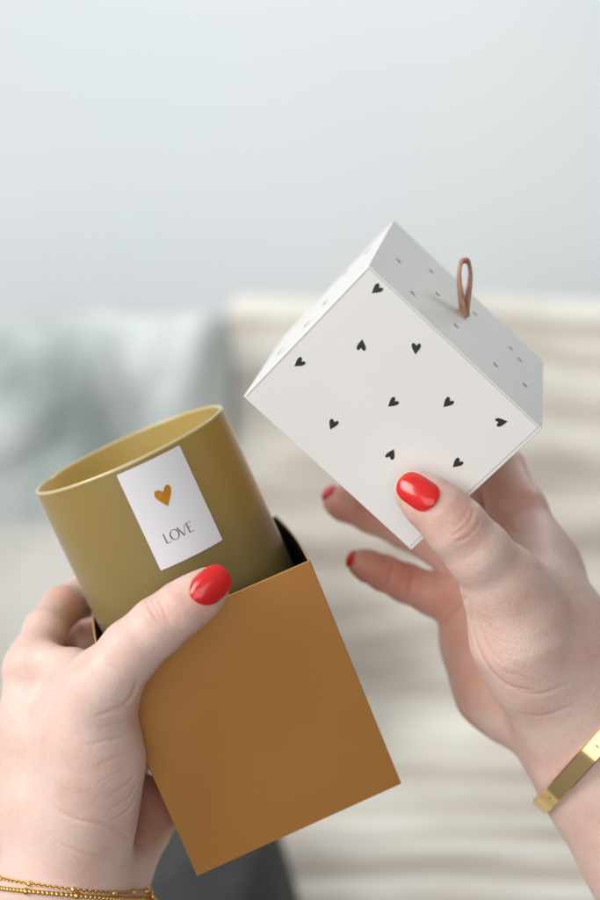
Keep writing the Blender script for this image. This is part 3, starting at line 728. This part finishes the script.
def cushion(name, c, size, mt, rot=0, tilt=0, puff=2.6, folds=.012, seed=0, parent=None):
    """pillow: superellipsoid with soft folds"""
    nu, nv = 96, 48; V = []; Fc = []
    cr, sr = math.cos(rot), math.sin(rot); ct, st = math.cos(tilt), math.sin(tilt)
    def sp(w, e): return math.copysign(abs(w) ** e, w)
    for j in range(nv + 1):
        ph = -math.pi / 2 + math.pi * j / nv
        for i in range(nu):
            th = 2 * math.pi * i / nu
            e = 2 / puff
            # thin axis is y
            x = sp(math.cos(ph), .75) * sp(math.cos(th), e); z = sp(math.cos(ph), .75) * sp(math.sin(th), e); y = sp(math.sin(ph), 1.0)
            edge = max(abs(x), abs(z)); x *= size[0] / 2; z *= size[2] / 2; y *= size[1] / 2
            nz_ = noise.noise(Vector((x * 7 + seed, z * 3.5, y * 3 + seed))) * folds + noise.noise(Vector((x * 16 + seed, z * 9, seed))) * folds * .4
            y += math.copysign(nz_, y) if abs(y) > 1e-4 else nz_; z += noise.noise(Vector((x * 9, seed, 3))) * folds * .6
            x, z = x * cr - z * sr, x * sr + z * cr; y, z = y * ct - z * st, y * st + z * ct
            V.append((c[0] + x, c[1] + y, c[2] + z))
    for j in range(nv):
        for i in range(nu):
            a = j * nu + i; b = j * nu + (i + 1) % nu; Fc.append((a, b, b + nu, a + nu))
    return mesh(name, V, Fc, mt, parent, True)
m = M['velvet'] = mat('grey_green_velvet', (.33, .37, .37), .85, 0, Sheen_Weight=.5)
noise_colour(m, (.20, .235, .225), (.56, .60, .59), 4.5, 3, .36, .62, 'Object', (1.3, 1, .6)); bump(m, 30, .4, .01)  # light and dark of the folds put into the colour as stretched noise
m = M['cream'] = mat('cream_linen', (.62, .60, .56), .9)
noise_colour(m, (.43, .42, .385), (.53, .515, .48), 9, 3); bump(m, 200, .3, .002)
m = M['char'] = mat('charcoal_wool', (.05, .053, .055), .95, 0, Sheen_Weight=.0)
noise_colour(m, (.018, .020, .020), (.042, .046, .046), 20, 3)
# striped throw
m = M['throw'] = mat('striped_throw', (.6, .58, .54), .92)
b = m.node_tree.nodes['Principled BSDF']
uvn = N(m, 'ShaderNodeUVMap'); sx = N(m, 'ShaderNodeSeparateXYZ'); L(m, uvn, 0, sx, 0)
nz = N(m, 'ShaderNodeTexNoise'); nz.inputs['Scale'].default_value = 1.0; nz.inputs['Detail'].default_value = 3
mp = N(m, 'ShaderNodeMapping'); mp.inputs['Scale'].default_value = (3.5, 48, 1); L(m, uvn, 0, mp, 0); L(m, mp, 0, nz, 0)
nz2 = N(m, 'ShaderNodeTexNoise'); nz2.inputs['Scale'].default_value = 1.0; nz2.inputs['Detail'].default_value = 3
mp2 = N(m, 'ShaderNodeMapping'); mp2.inputs['Scale'].default_value = (9, 14, 1); L(m, uvn, 0, mp2, 0); L(m, mp2, 0, nz2, 0)
mu = N(m, 'ShaderNodeMath', operation='MULTIPLY'); L(m, sx, 1, mu, 0); mu.inputs[1].default_value = 165
wob = N(m, 'ShaderNodeMath', operation='MULTIPLY_ADD'); wob.inputs[1].default_value = 6; L(m, nz2, 0, wob, 0); L(m, mu, 0, wob, 2)
sn = N(m, 'ShaderNodeMath', operation='SINE'); L(m, wob, 0, sn, 0)
a1 = N(m, 'ShaderNodeMath', operation='MULTIPLY_ADD'); L(m, sn, 0, a1, 0); a1.inputs[1].default_value = .07; L(m, nz, 0, a1, 2)
a2 = N(m, 'ShaderNodeMath', operation='MULTIPLY_ADD'); L(m, nz2, 0, a2, 0); a2.inputs[1].default_value = .35; L(m, a1, 0, a2, 2)
# plain hem band near the top of the backrest
hem = N(m, 'ShaderNodeMapRange'); L(m, sx, 1, hem, 0)
hem.inputs[1].default_value = .275; hem.inputs[2].default_value = .315; hem.inputs[3].default_value = -.5; hem.inputs[4].default_value = 0
a3 = N(m, 'ShaderNodeMath', operation='ADD'); L(m, a2, 0, a3, 0); L(m, hem, 0, a3, 1)
rp = N(m, 'ShaderNodeValToRGB'); rp.color_ramp.elements[0].position = .48; rp.color_ramp.elements[1].position = .84
rp.color_ramp.elements[0].color = (.72, .685, .63, 1); rp.color_ramp.elements[1].color = (.40, .35, .30, 1)
L(m, a3, 0, rp, 0); L(m, rp, 0, b, 'Base Color')

sofa = empty('sofa', (0, 1.7, -.6), 'low sofa with a velvet back, blurred behind the hands', 'sofa')
cushion('backrest', (-.1, 1.92, -.12), (3.2, .34, .60), M['velvet'], 0, 0, 8, .006, 2, sofa)
cushion('seat', (-.1, 1.35, -.52), (3.2, 1.3, .30), M['cream'], 0, 0, 8, .006, 5, sofa)
vc = cushion('cushion', (-.552, 1.66, -.115), (.94, .26, .56), M['velvet'], .0, 0, 11, .07, 3.3)
tag(vc, 'crumpled grey green velvet cushion leaning on the sofa back at left', 'cushion')
cc = cushion('cushion', (-.30, 1.42, -.30), (.66, .24, .46), M['cream'], .06, -.35, 4.5, .02, 8.1)
tag(cc, 'pale cream cushion lying on the seat behind the left hand', 'cushion')
# throw over backrest and seat
prof = [(2.16, -.25), (2.14, .02), (2.08, .14), (1.98, .20), (1.82, .192), (1.72, .14), (1.67, .0), (1.64, -.14), (1.58, -.27), (1.46, -.335), (1.2, -.345), (.95, -.35), (.80, -.37), (.74, -.5), (.73, -.7)]
ps = np.array(prof, float); sl_ = np.r_[0, np.cumsum(np.linalg.norm(np.diff(ps, axis=0), axis=1))]
def throw(u, v):
    t = v * sl_[-1]; y = np.interp(t, sl_, ps[:, 0]); z = np.interp(t, sl_, ps[:, 1])
    x = -.088 + .07 * max(0, (v - .5)) * 2 + u * 1.5
    f_ = .030 * noise.noise(Vector((x * 6, v * 3, 1.2))) + .0035 * noise.noise(Vector((x * 4, v * 24, 5.2)))
    return (x + .02 * noise.noise(Vector((u * 2, v * 9, 4))), y - f_ * 1.1, z + f_ * .6)
th = grid(throw, 120, 160, 'throw', M['throw'], None, .012); sb = th.modifiers.new('sub', 'SUBSURF'); sb.levels = 1; sb.render_levels = 1
tag(th, 'cream and grey striped throw draped over the sofa at right', 'throw')
ch = cushion('blanket', (-.075, 1.02, -.372), (.165, .40, .17), M['char'], .30, .0, 9, .02, 6.6)
tag(ch, 'folded charcoal blanket on the seat below the gold box', 'blanket')

# ------------------------------------------------------------------ light
Tl = lb + up * .0225; Sl = to_plane(433, 299, lx(0, 0, LHh), nt_); SD = unit(Tl - Sl); print('loop light', SD)
def area(name, loc, tgt, size, power, col, sy=None):
    d = bpy.data.lights.new(name, 'AREA'); d.energy = power; d.color = col; d.shape = 'RECTANGLE'; d.size = size; d.size_y = sy or size
    o = bpy.data.objects.new(name, d); COL.objects.link(o); o.location = loc
    o.rotation_euler = (Vector(tgt) - Vector(loc)).to_track_quat('-Z', 'Y').to_euler(); return o
area('window_light', (-1.6, -.2, .85), (0, .7, -.05), 1.2, 38, (1, .985, .97), 1.2)
area('window_light_right', tuple(Tl + SD * 1.4), tuple(Tl), .35, 3.0, (.93, 1, .97), .35)
area('front_fill', (-.35, -1.2, -.1), (0, .7, -.05), 1.6, 13.5, (1, .99, .975), 1.4)  # fill lamp added behind the camera to brighten the front faces
area('wall_fill', (0, 1.5, 1.30), (0, 2.6, .3), 2.2, 14.5, (.97, 1, .995), 1.6)  # fill lamp added out of view to brighten the wall and sofa
w = bpy.data.worlds.new('World'); S.world = w; w.use_nodes = True
bg = w.node_tree.nodes['Background']; bg.inputs[1].default_value = .40
tcw = N(w, 'ShaderNodeTexCoord'); dw = N(w, 'ShaderNodeVectorMath', operation='DOT_PRODUCT'); dw.inputs[1].default_value = (-.62, -.15, .74)
mr = N(w, 'ShaderNodeMapRange'); mr.inputs[1].default_value = -1; mr.inputs[2].default_value = 1
rw_ = N(w, 'ShaderNodeValToRGB'); e_ = rw_.color_ramp.elements
e_[0].position = .1; e_[0].color = (.33, .30, .28, 1); e_[1].position = .9; e_[1].color = (1, 1, 1, 1); q_ = e_.new(.5); q_.color = (.74, .75, .74, 1)
L(w, tcw, 'Generated', dw, 0); L(w, dw, 'Value', mr, 0); L(w, mr, 0, rw_, 0); L(w, rw_, 0, bg, 0)

# ------------------------------------------------------------------ camera
cam = bpy.data.cameras.new('camera'); co = bpy.data.objects.new('camera', cam); COL.objects.link(co)
co.location = (0, 0, 0); co.rotation_euler = (math.pi / 2, 0, 0)
cam.sensor_fit = 'VERTICAL'; cam.sensor_height = 36; cam.lens = 36 * F / 900
cam.clip_start = .02; cam.clip_end = 50
cam.dof.use_dof = True; cam.dof.focus_distance = .575; cam.dof.aperture_fstop = 4.0; cam.dof.aperture_blades = 0
S.camera = co
S.view_settings.view_transform = 'Standard'; S.view_settings.look = 'None'; S.view_settings.exposure = 0; S.view_settings.gamma = 1
